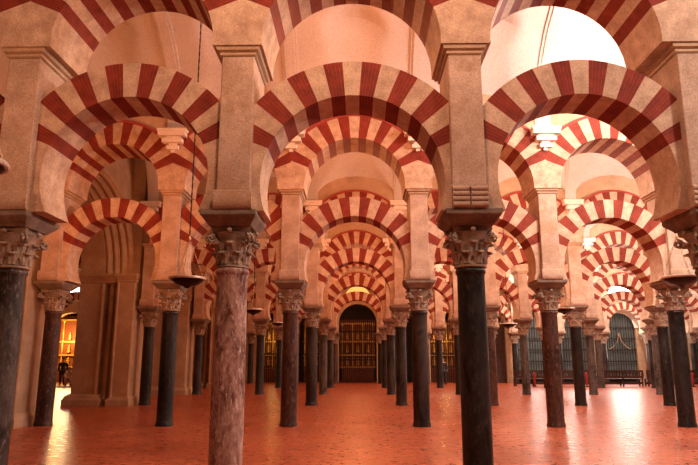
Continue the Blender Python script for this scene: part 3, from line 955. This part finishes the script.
    bmesh.ops.delete(bm, geom=[v for v in bm.verts if v.co.y < h[1] - .05 and v.co.z < h[2] + .07], context='VERTS')
    obj('hair', bm, M['hair'], e, 60)
p = px(443.5, 380, 42.8); person(p.x, 42.8, 0.4, 'person in dark clothes standing before the altar right of centre', M['darkcloth'], M['darkcloth'])
p = px(62, 380, 41.0); person(p.x, 41.0, 0.3, 'person in dark jacket standing left of the golden altarpiece', M['darkcloth'], M['darkcloth'])
p = px(75, 380, 41.4); person(p.x, 41.4, -0.3, 'person in dark jacket and pale trousers by the golden altarpiece', M['darkcloth'], M['palecloth'])
p = px(69.5, 380, 39.6); person(p.x, 39.6, 0.1, 'person in pale clothes crouching on the floor beyond the left pier', M['palecloth'], M['palecloth'], 'crouch')

# ------------------------------------------------------------------ lights
def point(x, y, z, e, c, r=0.25, typ='POINT', rot=None, spot=None):
    l = bpy.data.lights.new('lamp', typ); l.energy = e; l.color = c
    l.shadow_soft_size = r
    o = bpy.data.objects.new('lamp', l); o.location = (x, y, z); COL.objects.link(o)
    if rot: o.rotation_euler = rot
    if spot: l.spot_size = spot; l.spot_blend = 0.8
    return o
ORANGE = (1.0, 0.31, 0.10); WARM = (1.0, 0.56, 0.32); PEACH = (1.0, 0.56, 0.36); DAY = (1.0, 0.78, 0.66)
def tint(x):
    if x < -3: return ORANGE
    if x < 3: return (1.0, 0.33, 0.125)
    if x < 7: return PEACH
    return DAY
for k in range(-1, 5):  # unseen bare lights added down each nave to brighten it; no fixtures
    y = ROWS[0] + 7.22 * k + 3.61
    xs = [-6.0, 0.0, 6.3] if k < 1 else ([-6.0, 0, 6.3, 12.5] if k < 3 else [-6.0, 0, 6.3, 12.5, 19.0])
    for x in xs:
        e = {-6.0: 240, 0.0: 300, 6.3: 650, 12.5: 1150, 19.0: 900}[x]; c = tint(x)
        if k == -1:
            e = {-6.0: 150, 0.0: 560, 6.3: 1100}[x]; c = {-6.0: (1, .42, .20), 0.0: (1, .54, .34), 6.3: DAY}[x]
            if x > 6: x = 7.6
            if x < -5:
                point(-5.6, y - 1.0, 3.9, 330, c, 0.3, 'SPOT', (PI / 2 + R(40), 0, 0), R(140)); continue
        if k == 0 and x == 6.3: e, c = 1150, DAY
        if k >= 2 and x > 0: e *= 0.75
        if k >= 2 and x < -5: e = 60
        if k in (0, 1) and x < -5:        # unseen spots added to light arches and vault, not the floor
            point(-5.9, y - 1.2, 3.9, 620 if k == 0 else 110, c, 0.3, 'SPOT', (PI / 2 + R(38), 0, 0), R(145))
            continue
        if k == 4 and x > 10: e *= 1.5
        point(x, y, 7.1 if k <= 0 else 6.3, e, c, 0.4)
    if k >= 1:
        for x in (-13.5, -19.5): point(x, y, 6.1, 80, ORANGE, 0.3)
point(9.6, ROWS[0] + 3.6, 7.4, 900, (1, .86, .8), 0.5)  # extra unseen light added to whiten the right-hand vault
def area(x, y, z, w_, h_, e, c, rot):
    l = bpy.data.lights.new('window_light', 'AREA'); l.shape = 'RECTANGLE'; l.size = w_; l.size_y = h_; l.energy = e; l.color = c
    o = bpy.data.objects.new('window_light', l); o.location = (x, y, z); o.rotation_euler = rot; COL.objects.link(o)
for c in (bay_c(8),): area(c, YE - 0.1, 3.0, 2.0, 2.6, 150, (1.0, 0.9, 0.8), (-PI / 2, 0, 0))
for c in (bay_c(7), bay_c(9), bay_c(6)): area(c, YE - 0.1, 3.0, 1.6, 2.2, 50, (1.0, 0.9, 0.8), (-PI / 2, 0, 0))
area(-20.4, YE - 0.1, 3.4, 1.6, 2.6, 200, (1.0, 0.7, 0.35), (-PI / 2, 0, 0))
# altar lights
for c, en in ((bay_c(0), 60), (bay_c(4), 45), (-21.8, 420)): point(c, YE + 0.9, 3.2, en, (1.0, 0.55, 0.15), 0.1)
point(0, YE + 1.2, 3.6, 3.5, (1.0, 0.5, 0.18), 0.1)

w = bpy.data.worlds.new('world'); sc.world = w; w.use_nodes = True
w.node_tree.nodes['Background'].inputs['Color'].default_value = (1.0, 0.42, 0.25, 1)
w.node_tree.nodes['Background'].inputs['Strength'].default_value = 0.07

# ------------------------------------------------------------------ camera
cam = bpy.data.cameras.new('camera'); co = bpy.data.objects.new('camera', cam); COL.objects.link(co)
co.location = CAM; co.rotation_euler = (PI / 2 + TILT, 0, YAW)
cam.sensor_width = 36; cam.lens = F / 698 * 36; cam.clip_end = 200
sc.camera = co
vs = sc.view_settings
vs.view_transform = 'Standard'; vs.look = 'None'; vs.exposure = 0.0; vs.gamma = 1.0; vs.use_curve_mapping = False
